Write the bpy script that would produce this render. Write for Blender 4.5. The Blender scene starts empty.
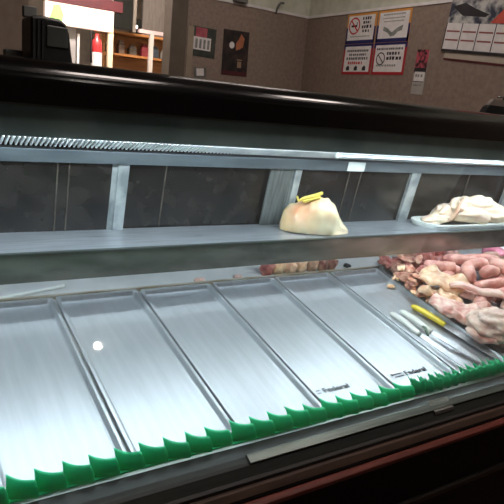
import bpy, bmesh, math, random
from mathutils import Vector, Matrix, noise, Euler

random.seed(7)
C = bpy.context.scene.collection
EYE = 1.35                      # lens height above the floor
TH = math.radians(11.3)         # the tray bed falls towards the customer
CT, ST = math.cos(TH), math.sin(TH)
DROP = 0.9                      # lens above the bed plane


def bedp(x, t, h=0.0):
    """point over the sloping tray bed: x along the case, t up the slope, h above it"""
    k = -DROP + h
    return Vector((x, t * CT - k * ST, t * ST + k * CT + EYE))


def lin(c):
    out = []
    for v in c:
        v = v / 255.0
        out.append(v / 12.92 if v <= 0.04045 else ((v + 0.055) / 1.055) ** 2.4)
    return (*out, 1.0)


# ---------------------------------------------------------------- materials
def mat(name, c1, c2=None, rough=0.5, metal=0.0, scale=8.0, stretch=(1, 1, 1), bump=0.0, bump_scale=None,
        spec=0.5, emit=0.0, detail=4.0, sss=0.0, coat=0.0, rough_var=0.0, contrast=(0.35, 0.65), trans=0.0):
    m = bpy.data.materials.new(name)
    m.use_nodes = True
    nt = m.node_tree
    b = nt.nodes['Principled BSDF']
    b.inputs['Roughness'].default_value = rough
    b.inputs['Metallic'].default_value = metal
    b.inputs['Specular IOR Level'].default_value = spec
    b.inputs['Coat Weight'].default_value = coat
    b.inputs['Coat Roughness'].default_value = 0.12
    tc = nt.nodes.new('ShaderNodeTexCoord')
    mp = nt.nodes.new('ShaderNodeMapping')
    mp.inputs['Scale'].default_value = stretch
    nt.links.new(tc.outputs['Object'], mp.inputs['Vector'])
    n = nt.nodes.new('ShaderNodeTexNoise')
    n.inputs['Scale'].default_value = scale
    n.inputs['Detail'].default_value = detail
    nt.links.new(mp.outputs['Vector'], n.inputs['Vector'])
    r = nt.nodes.new('ShaderNodeValToRGB')
    r.color_ramp.elements[0].position, r.color_ramp.elements[1].position = contrast
    r.color_ramp.elements[0].color = lin(c1)
    r.color_ramp.elements[1].color = lin(c2 or c1)
    nt.links.new(n.outputs['Fac'], r.inputs['Fac'])
    nt.links.new(r.outputs['Color'], b.inputs['Base Color'])
    if emit:
        nt.links.new(r.outputs['Color'], b.inputs['Emission Color'])
        b.inputs['Emission Strength'].default_value = emit
    if sss:
        b.inputs['Subsurface Weight'].default_value = sss
        b.inputs['Subsurface Radius'].default_value = (0.012, 0.005, 0.003)
        b.inputs['Subsurface Scale'].default_value = 1.0
    if rough_var:
        mr = nt.nodes.new('ShaderNodeMapRange')
        mr.inputs['To Min'].default_value = max(0.02, rough - rough_var)
        mr.inputs['To Max'].default_value = rough + rough_var
        nt.links.new(n.outputs['Fac'], mr.inputs['Value'])
        nt.links.new(mr.outputs['Result'], b.inputs['Roughness'])
    if bump:
        n2 = nt.nodes.new('ShaderNodeTexNoise')
        n2.inputs['Scale'].default_value = bump_scale or scale * 3
        n2.inputs['Detail'].default_value = 3
        nt.links.new(mp.outputs['Vector'], n2.inputs['Vector'])
        bp = nt.nodes.new('ShaderNodeBump')
        bp.inputs['Strength'].default_value = bump
        bp.inputs['Distance'].default_value = 0.004
        nt.links.new(n2.outputs['Fac'], bp.inputs['Height'])
        nt.links.new(bp.outputs['Normal'], b.inputs['Normal'])
    if trans:
        tl = nt.nodes.new('ShaderNodeBsdfTranslucent')
        nt.links.new(r.outputs['Color'], tl.inputs['Color'])
        mx = nt.nodes.new('ShaderNodeMixShader')
        mx.inputs['Fac'].default_value = trans
        nt.links.new(b.outputs['BSDF'], mx.inputs[1])
        nt.links.new(tl.outputs['BSDF'], mx.inputs[2])
        nt.links.new(mx.outputs['Shader'], nt.nodes['Material Output'].inputs['Surface'])
    return m


def glass_mat(name, dust, tint=(0.96, 0.99, 0.985, 1)):
    """thin flat pane: clear, a mirror reflection by the Fresnel law, a film of dust in smears"""
    m = bpy.data.materials.new(name)
    m.use_nodes = True
    nt = m.node_tree
    nt.nodes.remove(nt.nodes['Principled BSDF'])
    out = nt.nodes['Material Output']
    tr = nt.nodes.new('ShaderNodeBsdfTransparent'); tr.inputs['Color'].default_value = tint
    gl = nt.nodes.new('ShaderNodeBsdfGlossy'); gl.inputs['Roughness'].default_value = 0.03
    df = nt.nodes.new('ShaderNodeBsdfDiffuse'); df.inputs['Color'].default_value = (0.72, 0.8, 0.84, 1)
    fr = nt.nodes.new('ShaderNodeFresnel'); fr.inputs['IOR'].default_value = 1.35
    mx = nt.nodes.new('ShaderNodeMixShader')
    ge = nt.nodes.new('ShaderNodeNewGeometry')          # the same Fresnel law for both faces of the thin pane
    ior = nt.nodes.new('ShaderNodeMapRange')
    ior.inputs['To Min'].default_value = 1.35; ior.inputs['To Max'].default_value = 1 / 1.35
    nt.links.new(ge.outputs['Backfacing'], ior.inputs['Value']); nt.links.new(ior.outputs['Result'], fr.inputs['IOR'])
    nt.links.new(fr.outputs['Fac'], mx.inputs['Fac'])
    nt.links.new(tr.outputs['BSDF'], mx.inputs[1]); nt.links.new(gl.outputs['BSDF'], mx.inputs[2])
    tc = nt.nodes.new('ShaderNodeTexCoord')
    mp = nt.nodes.new('ShaderNodeMapping'); mp.inputs['Scale'].default_value = (1, 1, 1)
    n = nt.nodes.new('ShaderNodeTexNoise'); n.inputs['Scale'].default_value = 9; n.inputs['Detail'].default_value = 6
    n.inputs['Distortion'].default_value = 0.8
    nt.links.new(tc.outputs['Object'], mp.inputs['Vector']); nt.links.new(mp.outputs['Vector'], n.inputs['Vector'])
    r = nt.nodes.new('ShaderNodeMapRange')
    r.inputs['From Min'].default_value = 0.35; r.inputs['From Max'].default_value = 0.75
    r.inputs['To Min'].default_value = dust * 0.4; r.inputs['To Max'].default_value = dust * 1.6
    nt.links.new(n.outputs['Fac'], r.inputs['Value'])
    m2 = nt.nodes.new('ShaderNodeMixShader')
    nt.links.new(r.outputs['Result'], m2.inputs['Fac'])
    nt.links.new(mx.outputs['Shader'], m2.inputs[1]); nt.links.new(df.outputs['BSDF'], m2.inputs[2])
    nt.links.new(m2.outputs['Shader'], out.inputs['Surface'])
    return m


M = {
    'black': mat('gloss black enamel', (8, 9, 10), (14, 15, 16), rough=0.15, scale=3, spec=0.5),
    'valance': mat('dark blue green enamel', (84, 104, 104), (112, 130, 128), rough=0.3, scale=5, spec=0.5),
    'stain': mat('worn stainless steel', (150, 156, 160), (172, 178, 182), rough=0.24, metal=1.0, scale=6, stretch=(1, 12, 12), rough_var=0.06),
    'shelf_steel': mat('shelf steel', (160, 165, 172), (188, 193, 200), rough=0.3, metal=0.5, scale=6, stretch=(1, 10, 10), rough_var=0.06),
    'lip_steel': mat('polished shelf lip', (118, 118, 112), (156, 154, 148), rough=0.22, metal=0.6, scale=9, stretch=(1, 3, 3), rough_var=0.06),
    'alu': mat('brushed tray aluminium', (176, 182, 186), (186, 192, 196), rough=0.4, metal=0.66, scale=5, stretch=(10, 0.7, 1), rough_var=0.04),
    'deck': mat('bed deck sheet', (196, 200, 200), (216, 219, 218), rough=0.45, metal=0.0, scale=7),
    'header': mat('header aluminium', (76, 85, 90), (94, 103, 108), rough=0.42, metal=0.4, scale=7, stretch=(1, 5, 5)),
    'post': mat('door post aluminium', (128, 136, 138), (184, 190, 190), rough=0.45, metal=0.4, scale=16),
    'pane': mat('smeared dark door pane', (14, 13, 12), (42, 38, 35), rough=0.25, scale=16, detail=7, spec=0.4, contrast=(0.35, 0.75)),
    'grille': mat('honeycomb plastic', (200, 208, 210), (226, 230, 230), rough=0.5, scale=20),
    'grille_back': mat('duct dark', (30, 36, 38), (40, 46, 48), rough=0.7),
    'sill': mat('sill anodised', (34, 38, 36), (46, 50, 47), rough=0.5, metal=0.0, spec=0.25, scale=6, stretch=(1, 14, 14)),
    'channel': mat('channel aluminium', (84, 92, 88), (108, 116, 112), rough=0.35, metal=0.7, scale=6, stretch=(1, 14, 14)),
    'rubber': mat('black rubber', (12, 13, 13), (20, 20, 20), rough=0.6),
    'brown': mat('brown bumper', (62, 48, 40), (80, 62, 52), rough=0.45, scale=9, stretch=(1, 10, 10)),
    'red_strip': mat('red brown trim', (96, 42, 34), (118, 54, 44), rough=0.45, scale=9, stretch=(1, 10, 10)),
    'base': mat('black base panel', (8, 8, 8), (12, 11, 11), rough=0.6, spec=0.2),
    'green': mat('green divider plastic', (12, 216, 146), (24, 230, 160), rough=0.42, scale=25, trans=0.3),
    'green_dark': mat('leafy green plastic', (8, 176, 118), (20, 204, 136), rough=0.45, scale=30, trans=0.26),
    'wall': mat('tan wall panel', (134, 118, 106), (148, 132, 119), rough=0.55, scale=40, bump=0.05),
    'wall_up': mat('pale upper wall', (196, 200, 182), (214, 216, 200), rough=0.7, scale=12),
    'wall_dim': mat('olive brown wall', (104, 94, 82), (120, 108, 94), rough=0.7, scale=12),
    'floor': mat('quarry tile floor', (92, 60, 48), (110, 74, 60), rough=0.5, scale=14),
    'ceil': mat('ceiling board', (178, 176, 168), (196, 194, 186), rough=0.8, scale=20),
    'paper': mat('white paper', (224, 222, 220), (236, 234, 232), rough=0.7, scale=20),
    'ink': mat('black ink', (38, 36, 38), (50, 48, 50), rough=0.7),
    'redink': mat('red ink', (188, 40, 44), (200, 52, 54), rough=0.7),
    'blue': mat('navy print', (34, 38, 92), (42, 46, 104), rough=0.6),
    'orange': mat('orange print', (214, 150, 74), (224, 160, 84), rough=0.6),
    'redborder': mat('red print', (176, 40, 50), (188, 48, 56), rough=0.6),
    'grey_print': mat('grey print', (120, 126, 120), (150, 154, 148), rough=0.7, scale=30),
    'yellow_print': mat('yellow print', (214, 206, 120), (220, 212, 130), rough=0.7),
    'white_plastic': mat('white plastic', (226, 232, 226), (238, 242, 236), rough=0.35, scale=10),
    'yellow_plastic': mat('yellow plastic', (236, 214, 40), (244, 224, 60), rough=0.35, scale=10),
    'blade': mat('knife steel', (176, 181, 186), (198, 202, 206), rough=0.4, metal=0.6, scale=8, stretch=(8, 1, 1)),
    'black_plastic': mat('black plastic', (16, 18, 18), (26, 28, 28), rough=0.38, scale=10),
    'grey_plastic': mat('grey plastic', (92, 94, 92), (112, 114, 110), rough=0.5, scale=10),
    'tube': mat('lit fluorescent tube', (236, 246, 255), rough=0.4, emit=52),
    'ceil_tube': mat('lit ceiling diffuser', (255, 240, 232), rough=0.4, emit=16),
    'signlit': mat('lit sign face', (255, 214, 200), (250, 240, 222), rough=0.4, emit=0.42, scale=7),
    'tag': mat('white tag', (196, 204, 200), (214, 220, 216), rough=0.6),
    'ink_stamp': mat('grey stamp ink', (58, 60, 64), rough=0.8, spec=0.1),
    'ink_faint': mat('faint stamp ink', (118, 122, 128), rough=0.8, spec=0.1),
}


def flesh(name, c1, c2, scale=30, sss=0.12, rough=0.32, bump=0.6):
    return mat(name, c1, c2, rough=rough, scale=scale, bump=bump, bump_scale=scale * 2.5, sss=sss, spec=0.5, detail=6, contrast=(0.38, 0.62))


F = {
    'dark': flesh('dark red meat', (150, 74, 70), (196, 126, 112)),
    'brown': flesh('brown red meat', (128, 70, 60), (204, 154, 130)),
    'yellow': flesh('pale yellow fat', (224, 176, 140), (244, 218, 184), scale=30),
    'pink': flesh('pink skin', (206, 142, 130), (242, 212, 196), scale=34),
    'pinkpale': flesh('pale pink tripe', (226, 178, 168), (232, 204, 190), scale=26),
    'white': flesh('whitish stomach', (204, 164, 148), (230, 208, 192), scale=30),
    'sausage': flesh('raw pink sausage', (204, 138, 128), (226, 172, 158), scale=36),
    'sausage2': flesh('greyish sausage', (176, 132, 116), (196, 154, 136), scale=36),
    'bag': flesh('bagged pale chicken', (238, 208, 160), (250, 234, 198), scale=11, rough=0.25),
    'chick': flesh('pale cream skin', (238, 210, 182), (246, 226, 204), scale=20),
    'fat': flesh('pinkish fat', (206, 138, 116), (232, 188, 162), scale=34),
    'orange': flesh('pale orange meat', (232, 180, 136), (240, 208, 166), scale=24),
    'crease': flesh('brown crease skin', (176, 136, 110), (206, 170, 142), scale=24),
}


# ---------------------------------------------------------------- mesh helpers
def link(name, verts, faces, m, parent=None, smooth=False, bevel=0.0, loc=None, rot=None, mats=None, fmat=None):
    me = bpy.data.meshes.new(name)
    me.from_pydata([tuple(v) for v in verts], [], faces)
    bm = bmesh.new(); bm.from_mesh(me)
    bmesh.ops.recalc_face_normals(bm, faces=bm.faces)
    bm.to_mesh(me); bm.free()
    for mm in (mats or [m]):
        me.materials.append(mm)
    if fmat:
        for p, i in zip(me.polygons, fmat):
            p.material_index = i
    for p in me.polygons:
        p.use_smooth = smooth
    o = bpy.data.objects.new(name, me)
    C.objects.link(o)
    if parent is not None:
        o.parent = parent
    if loc is not None:
        o.location = loc
    if rot is not None:
        o.rotation_euler = rot
    if bevel:
        b = o.modifiers.new('bevel', 'BEVEL'); b.width = bevel; b.segments = 2; b.limit_method = 'ANGLE'
        b.angle_limit = math.radians(40)
    return o


def empty(name, label, cat, loc=(0, 0, 0), rot=(0, 0, 0), group=None):
    o = bpy.data.objects.new(name, None)
    C.objects.link(o)
    o.location = loc; o.rotation_euler = rot
    return tag(o, label, cat, group)


def tag(o, label, cat, group=None):
    o['label'] = label; o['category'] = cat
    if group:
        o['group'] = group
    return o


def struct(o):
    o['kind'] = 'structure'
    return o


def part_label(o, text):
    o['label'] = text
    return o


def box(x0, x1, y0, y1, z0, z1):
    v = [(x, y, z) for x in (x0, x1) for y in (y0, y1) for z in (z0, z1)]
    f = [(0, 1, 3, 2), (4, 6, 7, 5), (0, 4, 5, 1), (2, 3, 7, 6), (0, 2, 6, 4), (1, 5, 7, 3)]
    return v, f


def join(*gs):
    V, Fc = [], []
    for v, f in gs:
        k = len(V)
        V += [tuple(q) for q in v]
        Fc += [tuple(i + k for i in q) for q in f]
    return V, Fc


def prism(profile, x0, x1):
    """closed (y, z) outline swept along x; z is measured from the lens height"""
    n = len(profile)
    v = [(x0, y, z + EYE) for y, z in profile] + [(x1, y, z + EYE) for y, z in profile]
    f = [tuple(range(n)), tuple(range(n, 2 * n))] + [(i, (i + 1) % n, n + (i + 1) % n, n + i) for i in range(n)]
    return v, f


def rr(hx, hy, r, n=5):
    pts = []
    for cx, cy, a0 in ((hx - r, hy - r, 0), (-hx + r, hy - r, 90), (-hx + r, -hy + r, 180), (hx - r, -hy + r, 270)):
        for i in range(n + 1):
            a = math.radians(a0 + 90 * i / n)
            pts.append((cx + r * math.cos(a), cy + r * math.sin(a)))
    return pts


def loft(rings, cap0=True, cap1=True):
    n = len(rings[0])
    v = [p for r in rings for p in r]
    f = []
    for k in range(len(rings) - 1):
        for i in range(n):
            j = (i + 1) % n
            f.append((k * n + i, k * n + j, (k + 1) * n + j, (k + 1) * n + i))
    if cap0:
        f.append(tuple(range(n)))
    if cap1:
        f.append(tuple(range((len(rings) - 1) * n, len(rings) * n)))
    return v, f


def pan(hx, hy, h, r=0.012, rim=0.008, wall=0.006, floor_h=0.003):
    rings = []
    for dx, z in ((rim * 0.6, 0.0), (rim * 0.5, h * 0.55), (0.0, h * 0.62), (0.0, h), (0.002, h + 0.001), (rim, h + 0.001), (rim + 0.002, h - 0.002),
                  (rim + wall, floor_h + 0.002), (rim + wall + 0.004, floor_h)):
        rings.append([(x, y, z) for x, y in rr(hx - dx, hy - dx, max(0.003, r - dx * 0.3))])
    return loft(rings)


def catmull(pts, per=6):
    P = [Vector(p) for p in pts]
    P = [P[0] * 2 - P[1]] + P + [P[-1] * 2 - P[-2]]
    out = []
    for i in range(1, len(P) - 2):
        for k in range(per):
            t = k / per
            a, b, c, d = P[i - 1], P[i], P[i + 1], P[i + 2]
            out.append(0.5 * ((2 * b) + (c - a) * t + (2 * a - 5 * b + 4 * c - d) * t * t + (3 * b - a - 3 * c + d) * t ** 3))
    out.append(P[-2])
    return out


def tube(pts, r, n=10, rfun=None, per=6, smooth_pts=True):
    P = catmull(pts, per) if smooth_pts else [Vector(p) for p in pts]
    rings = []
    prev = None
    for i, p in enumerate(P):
        a = P[max(0, i - 1)]; b = P[min(len(P) - 1, i + 1)]
        d = (b - a).normalized()
        if prev is None:
            s = d.cross(Vector((0, 0, 1)))
            if s.length < 1e-3:
                s = d.cross(Vector((0, 1, 0)))
        else:
            s = prev - d * prev.dot(d)
        s.normalize(); prev = s
        u = s.cross(d).normalized()
        t = i / (len(P) - 1)
        rad = r * (rfun(t) if rfun else 1.0)
        rings.append([tuple(p + (s * math.cos(q) + u * math.sin(q)) * rad) for q in (2 * math.pi * k / n for k in range(n))])
    return loft(rings)


def cap_r(t, e=0.12):
    """radius that rounds off at both ends"""
    d = min(t, 1 - t)
    return 0.12 + 0.88 * math.sqrt(max(0, 1 - (1 - min(1, d / e)) ** 2))


def blob(rx, ry, rz, amp=0.25, freq=1.6, seed=0, seg=22, ring=14, flat=0.0):
    """lumpy ellipsoid on a flattened base"""
    v, f = [], []
    off = Vector((seed * 3.17, seed * 1.31, seed * 0.77))
    for j in range(ring + 1):
        ph = math.pi * j / ring
        for i in range(seg):
            a = 2 * math.pi * i / seg
            d = Vector((math.sin(ph) * math.cos(a), math.sin(ph) * math.sin(a), math.cos(ph)))
            s = 1 + amp * noise.noise(d * freq + off) + amp * 0.5 * noise.noise(d * freq * 2.6 + off)
            z = d.z * rz * s
            if flat and z < -flat * rz:
                z = -flat * rz + (z + flat * rz) * 0.1
            v.append((d.x * rx * s, d.y * ry * s, z))
    for j in range(ring):
        for i in range(seg):
            k = (i + 1) % seg
            f.append((j * seg + i, j * seg + k, (j + 1) * seg + k, (j + 1) * seg + i))
    return v, f


def text_geom(body, size, extrude=0.0):
    cu = bpy.data.curves.new('lettering', 'FONT')
    cu.body = body; cu.size = size; cu.extrude = extrude; cu.offset = size * .018; cu.resolution_u = 3
    o = bpy.data.objects.new('lettering_tmp', cu)
    C.objects.link(o)
    bpy.context.view_layer.update()
    me = bpy.data.meshes.new_from_object(o.evaluated_get(bpy.context.evaluated_depsgraph_get()))
    v = [tuple(q.co) for q in me.vertices]; f = [tuple(p.vertices) for p in me.polygons]
    bpy.data.objects.remove(o); bpy.data.curves.remove(cu); bpy.data.meshes.remove(me)
    return v, f


def shift(g, dx=0, dy=0, dz=0, k=1.0):
    return [(v[0] * k + dx, v[1] * k + dy, v[2] * k + dz) for v in g[0]], g[1]


# ================================================================ the setting
BACK, RIGHT, PANEL = 3.94, 2.9, 2.05
DOOR0, DOOR1 = 0.80, 1.74
struct(link('floor', *box(-3.2, 3.2, -2.6, 7.2, -0.06, 0.0), M['floor']))
struct(link('ceiling', *box(-3.2, 3.2, -2.6, 7.2, 2.75, 2.85), M['ceil']))
struct(link('wall_back', *join(box(DOOR1, RIGHT + 0.1, BACK, BACK + 0.1, 0, 2.75), box(-3.2, DOOR0, BACK, BACK + 0.1, 0, 2.75),
                               box(DOOR0, DOOR1, BACK, BACK + 0.1, 2.2, 2.75)), M['wall_up']))
struct(link('wall_right', *box(RIGHT, RIGHT + 0.1, -2.6, 7.2, 0, 2.75), M['wall_up']))
struct(link('wall_left', *box(-3.2, -3.1, -2.6, 7.2, 0, 2.75), M['wall_dim']))
struct(link('wall_front', *box(-3.2, 3.2, -2.7, -2.6, 0, 2.75), M['wall_dim']))
struct(link('wall_far', *box(-3.2, 3.2, 6.6, 6.7, 0, 2.75), M['wall_dim']))
struct(link('trim_1', *box(DOOR1 + 0.11, RIGHT, BACK - 0.012, BACK, 0, PANEL), M['wall']))
struct(link('trim_2', *box(RIGHT - 0.012, RIGHT, -2.6, BACK - 0.012, 0, PANEL), M['wall']))
struct(link('trim_3', *join(box(DOOR1, DOOR1 + 0.105, BACK - 0.02, BACK, 0, 2.6), box(DOOR1 - .012, DOOR1, BACK - .02, BACK + .11, 0, 2.2)), mat('brown door frame', (92, 82, 70), (104, 94, 82), rough=0.6)))
struct(link('trim_4', *box(-3.1, DOOR0, BACK - 0.012, BACK, 0, 2.75), mat('brown wall board', (146, 130, 114), (162, 146, 128), rough=.6, scale=14)))
struct(link('trim_5', *box(DOOR1 + 0.11, RIGHT, BACK - 0.02, BACK - 0.012, PANEL, PANEL + 0.018), M['paper']))
struct(link('trim_6', *box(RIGHT - 0.02, RIGHT - 0.012, -2.6, BACK - 0.02, PANEL, PANEL + 0.018), M['paper']))
struct(link('trim_7', *box(1.858, 1.905, BACK - 0.018, BACK - 0.012, 0, 1.85), mat('pale upright trim', (150, 138, 118), (160, 148, 128), rough=0.6)))

# ================================================================ the refrigerated case
X0, X1 = -0.55, 2.80
case = empty('display_case', 'long refrigerated deli meat case with black canopy, slanted front glass and steel shelf', 'display case', (1.1, 1.3, 0))
bpy.context.view_layer.update()
CINV = Matrix.Translation((-1.1, -1.3, 0))


def cpart(name, geom, m, **k):
    par = k.pop('parent', case)
    inv = k.pop('inv', CINV)
    v = [tuple(inv @ Vector(q)) for q in geom[0]]
    return link(name, v, geom[1], m, parent=par, **k)


# canopy: hood with a rounded front edge, open towards the tubes inside
arc = [(1.352 - .054 * math.cos(math.radians(q)), .004 + .050 * math.sin(math.radians(q))) for q in range(0, 91, 6)]
hood = [(1.300, -0.039)] + arc + [(1.50, 0.052), (1.78, 0.046),
        (1.80, 0.03), (1.80, -0.20), (1.70, -0.205), (1.668, -0.152), (1.580, -0.112), (1.52, -0.035), (1.44, -0.028), (1.318, -0.030)]
cpart('canopy', prism(hood, X0, X1), M['black'], smooth=False)
cpart('valance', prism([(1.312, -0.0395), (1.322, -0.0395), (1.326, -0.107), (1.316, -0.109)], X0, X1), M['valance'], bevel=0.002)
cpart('valance_bead', prism([(1.306, -0.0385), (1.312, -0.0385), (1.313, -0.044), (1.307, -0.044)], X0, X1), M['channel'])
# honeycomb air grille on the slope behind
gx, g = X0 + 0.02, []
A, B = Vector((0, 1.628, -0.1475)), Vector((0, 1.574, -0.1225))
nrm = Vector((0, -(B - A).z, (B - A).y)).normalized()
if nrm.z > 0:
    nrm = -nrm
while gx < X1 - 0.02:
    g.append(prism([(A.y, A.z), (B.y, B.z), (B.y + nrm.y * 0.012, B.z + nrm.z * 0.010), (A.y + nrm.y * 0.010, A.z + nrm.z * 0.010)], gx, gx + 0.0045))
    gx += 0.0125
grille = cpart('air_grille', join(*g), M['grille'])
# rear header above the doors, then doors that lean in at the top
U = Vector((0, -0.19, 0.98)); N = Vector((0, 0.98, 0.19))
D0 = Vector((0, 1.728, -0.425))


def dq(s, d):
    p = D0 + U * s + N * d
    return (p.y, p.z)


def dbox(x0, x1, s0, s1, d0, d1):
    return prism([dq(s0, d0), dq(s0, d1), dq(s1, d1), dq(s1, d0)], x0, x1)


cpart('rear_header', dbox(X0 + 0.02, X1 - 0.02, 0.229, 0.268, -0.022, 0.02), M['header'], bevel=0.002)
cpart('door_track', dbox(X0 + 0.02, X1 - 0.02, -0.012, 0.004, -0.012, 0.03), M['shelf_steel'])
doors = [(X0 + 0.03, 0.60, 0.004), (0.612, 1.235, 0.016), (1.245, 1.875, 0.004), (1.885, X1 - 0.03, 0.016)]
for i, (a, b, d) in enumerate(doors):
    dr = cpart('sliding_door', dbox(a, b, 0.002, 0.231, d, d + 0.010), M['pane'])
    rails = []
    for (e0, e1) in ((a, a + 0.018), (b - 0.018, b)):
        cpart('door_stile', dbox(e0, e1, 0.002, 0.229, d - 0.004, d), M['post'], parent=dr)
    for e in {0: (0.422, 0.455), 1: (0.762,), 2: (1.520, 1.580), 3: (2.25,)}[i]:
        cpart('finger_pull', dbox(e - 0.0018, e + 0.0018, 0.004, 0.226, d - 0.003, d), mat('pull edge', (50, 44, 38), (92, 84, 74), rough=0.4, scale=40), parent=dr)
cpart('mullion', dbox(0.596, 0.630, -0.004, 0.228, -0.012, 0.003), M['post'], bevel=0.001)
part_label(cpart('overlap_panel', dbox(1.150, 1.245, -0.004, 0.228, -0.004, 0.003), mat('dull overlap panel', (84, 90, 90), (116, 122, 122), rough=0.5, metal=0.3, scale=8, stretch=(10, 1, 1))), 'wide dull grey strip where two doors overlap')
cpart('mullion', dbox(1.252, 1.280, -0.004, 0.228, -0.012, 0.003), M['post'], bevel=0.001)
cpart('mullion', dbox(1.848, 1.900, -0.004, 0.228, -0.012, 0.003), M['post'], bevel=0.001)
cpart('mullion', dbox(2.52, 2.55, -0.004, 0.228, -0.012, 0.003), M['post'], bevel=0.001)
# shelf
SHY0, SHY1, SHZ = 1.496, 1.735, -0.417
shelf = cpart('shelf', prism([(SHY0, SHZ), (SHY1, SHZ), (SHY1, SHZ - 0.010), (SHY0, SHZ - 0.010)], X0 + 0.02, X1 - 0.02), M['shelf_steel'])
lip = cpart('shelf_lip', prism([(SHY0 - 0.003, SHZ + 0.001), (SHY0 + 0.003, SHZ + 0.001), (SHY0 + 0.010, SHZ - 0.079), (SHY0 + 0.004, SHZ - 0.080)], X0 + 0.02, X1 - 0.02), M['lip_steel'], parent=shelf, bevel=0.001)
cpart('shelf_edge_highlight', prism([(SHY0 - 0.004, SHZ + 0.0005), (SHY0 + 0.004, SHZ + 0.0028), (SHY0 + 0.004, SHZ - 0.002), (SHY0 - 0.004, SHZ - 0.003)], X0 + 0.02, X1 - 0.02), M['channel'], parent=shelf)  # thin metal strip added to imitate the highlight along the shelf edge
brk = [cpart('shelf_bracket', prism([(1.52, SHZ - 0.011), (1.735, SHZ - 0.011), (1.735, SHZ - 0.09)], x, x + 0.008), M['stain'], parent=shelf) for x in (X0 + 0.05, 1.1, X1 - 0.06)]
# sloping bed under the trays
bd = []
for t in (0.762, 1.62):
    for h in (-0.004, -0.016):
        p = bedp(0, t, h); bd.append((p.y, p.z - EYE))
cpart('bed_deck', prism([bd[0], bd[2], bd[3], bd[1]], X0 + 0.02, X1 - 0.02), M['deck'])
p = bedp(0, 1.62, -0.016); q = bedp(0, 1.62, 0.02)
cpart('rear_duct_wall', prism([(p.y, p.z - EYE), (1.79, p.z - EYE), (1.79, SHZ - 0.015), (1.755, SHZ - 0.015), (q.y, q.z - EYE)], X0 + 0.02, X1 - 0.02), M['deck'])
cpart('bed_seam_strip', prism([(bedp(0, 1.480, -0.004).y, bedp(0, 1.480, -0.004).z - EYE), (bedp(0, 1.480, 0.010).y, bedp(0, 1.480, 0.010).z - EYE),
                               (bedp(0, 1.488, 0.010).y, bedp(0, 1.488, 0.010).z - EYE), (bedp(0, 1.488, -0.004).y, bedp(0, 1.488, -0.004).z - EYE)], X0 + 0.02, X1 - 0.02),
      mat('yellowed sealant', (150, 138, 108), (186, 182, 168), rough=0.5, scale=9))
# front: glass channel, sill and bumper trims, dark base
cpart('front_glass', prism([(0.884, -0.7265), (0.890, -0.7295), (1.309, -0.112), (1.303, -0.109)], X0 + 0.01, X1 - 0.01), glass_mat('dusty front glass', 0.022))
cpart('sill', prism([(0.936, -0.722), (0.900, -0.726), (0.882, -0.735), (0.868, -0.752), (0.868, -0.80), (0.936, -0.80)], X0, X1), M['sill'], bevel=0.002)
cpart('glass_channel', prism([(0.904, -0.7250), (0.884, -0.7335), (0.880, -0.7290), (0.900, -0.7200)], 0.625, X1), M['channel'], bevel=0.001)
part_label(cpart('sill_clip', prism([(0.905, -0.716), (0.876, -0.733), (0.873, -0.740), (0.874, -0.745), (0.880, -0.735), (0.905, -0.722)], 1.195, 1.27), M['stain']), 'short bright metal clip on the sill')
cpart('sill_gasket', prism([(0.869, -0.752), (0.861, -0.757), (0.861, -0.775), (0.869, -0.775)], X0, X1), M['rubber'])
cpart('bumper', prism([(0.869, -0.7655), (0.853, -0.7655), (0.843, -0.781), (0.869, -0.783)], X0, X1), M['brown'], bevel=0.002)
cpart('bumper_trim', prism([(0.869, -0.790), (0.838, -0.790), (0.828, -0.797), (0.831, -0.809), (0.869, -0.812)], X0, X1), M['red_strip'], bevel=0.002)
cpart('base_panel', prism([(0.87, -0.784), (0.842, -0.784), (0.842, -1.22), (0.87, -1.22)], X0, X1), M['base'])
cpart('lower_rail', prism([(0.845, -0.945), (0.832, -0.948), (0.832, -0.962), (0.845, -0.966)], X0, X1), mat('dull rail', (34, 30, 28), (40, 36, 32), rough=0.4, metal=0.4), bevel=0.002)
cpart('cabinet_body', prism([(0.871, -0.83), (1.80, -0.83), (1.80, -1.22), (0.871, -1.22)], X0, X1), M['base'])
cpart('kick_plate', prism([(0.92, -1.22), (1.76, -1.22), (1.76, -1.35), (0.92, -1.35)], X0 + 0.02, X1 - 0.02), M['rubber'])
cpart('rear_panel', prism([(1.795, -0.20), (1.812, -0.20), (1.812, -0.83), (1.795, -0.83)], X0, X1), M['base'])
for xa, xb in ((X0 - 0.03, X0), (X1, X1 + 0.03)):
    cpart('end_panel', prism([(0.868, -1.22), (0.868, -0.78), (0.90, -0.716), (1.296, -0.07), (1.296, 0.03), (1.34, 0.055), (1.80, 0.05), (1.815, -1.22)], xa, xb), M['base'], bevel=0.003)
# fluorescent tubes under the canopy, behind the valance
for xa, xb in ((X0 + 0.06, 1.10), (1.16, X1 - 0.06)):
    tb = cpart('lamp_tube', tube([(xa, 1.425, EYE - 0.088), (xb, 1.425, EYE - 0.088)], 0.013, n=12, smooth_pts=False), M['tube'], smooth=True)
    for e in (xa, xb):
        cpart('lamp_holder', box(e - 0.012, e + 0.012, 1.412, 1.438, EYE - 0.104, EYE - 0.029), M['white_plastic'], parent=tb)
# unseen slim tube added behind the shelf lip to brighten the bed back
tb = cpart('lamp_tube', tube([(X0 + 0.08, 1.522, EYE - 0.4385), (X1 - 0.08, 1.522, EYE - 0.4385)], 0.006, n=10, smooth_pts=False), mat('shelf fill light', (240, 246, 255), rough=0.4, emit=14.0), smooth=True)
for e in (X0 + 0.08, X1 - 0.08):
    cpart('lamp_holder', box(e - 0.010, e + 0.010, 1.514, 1.530, EYE - 0.446, EYE - 0.4265), M['white_plastic'], parent=tb)
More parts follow.
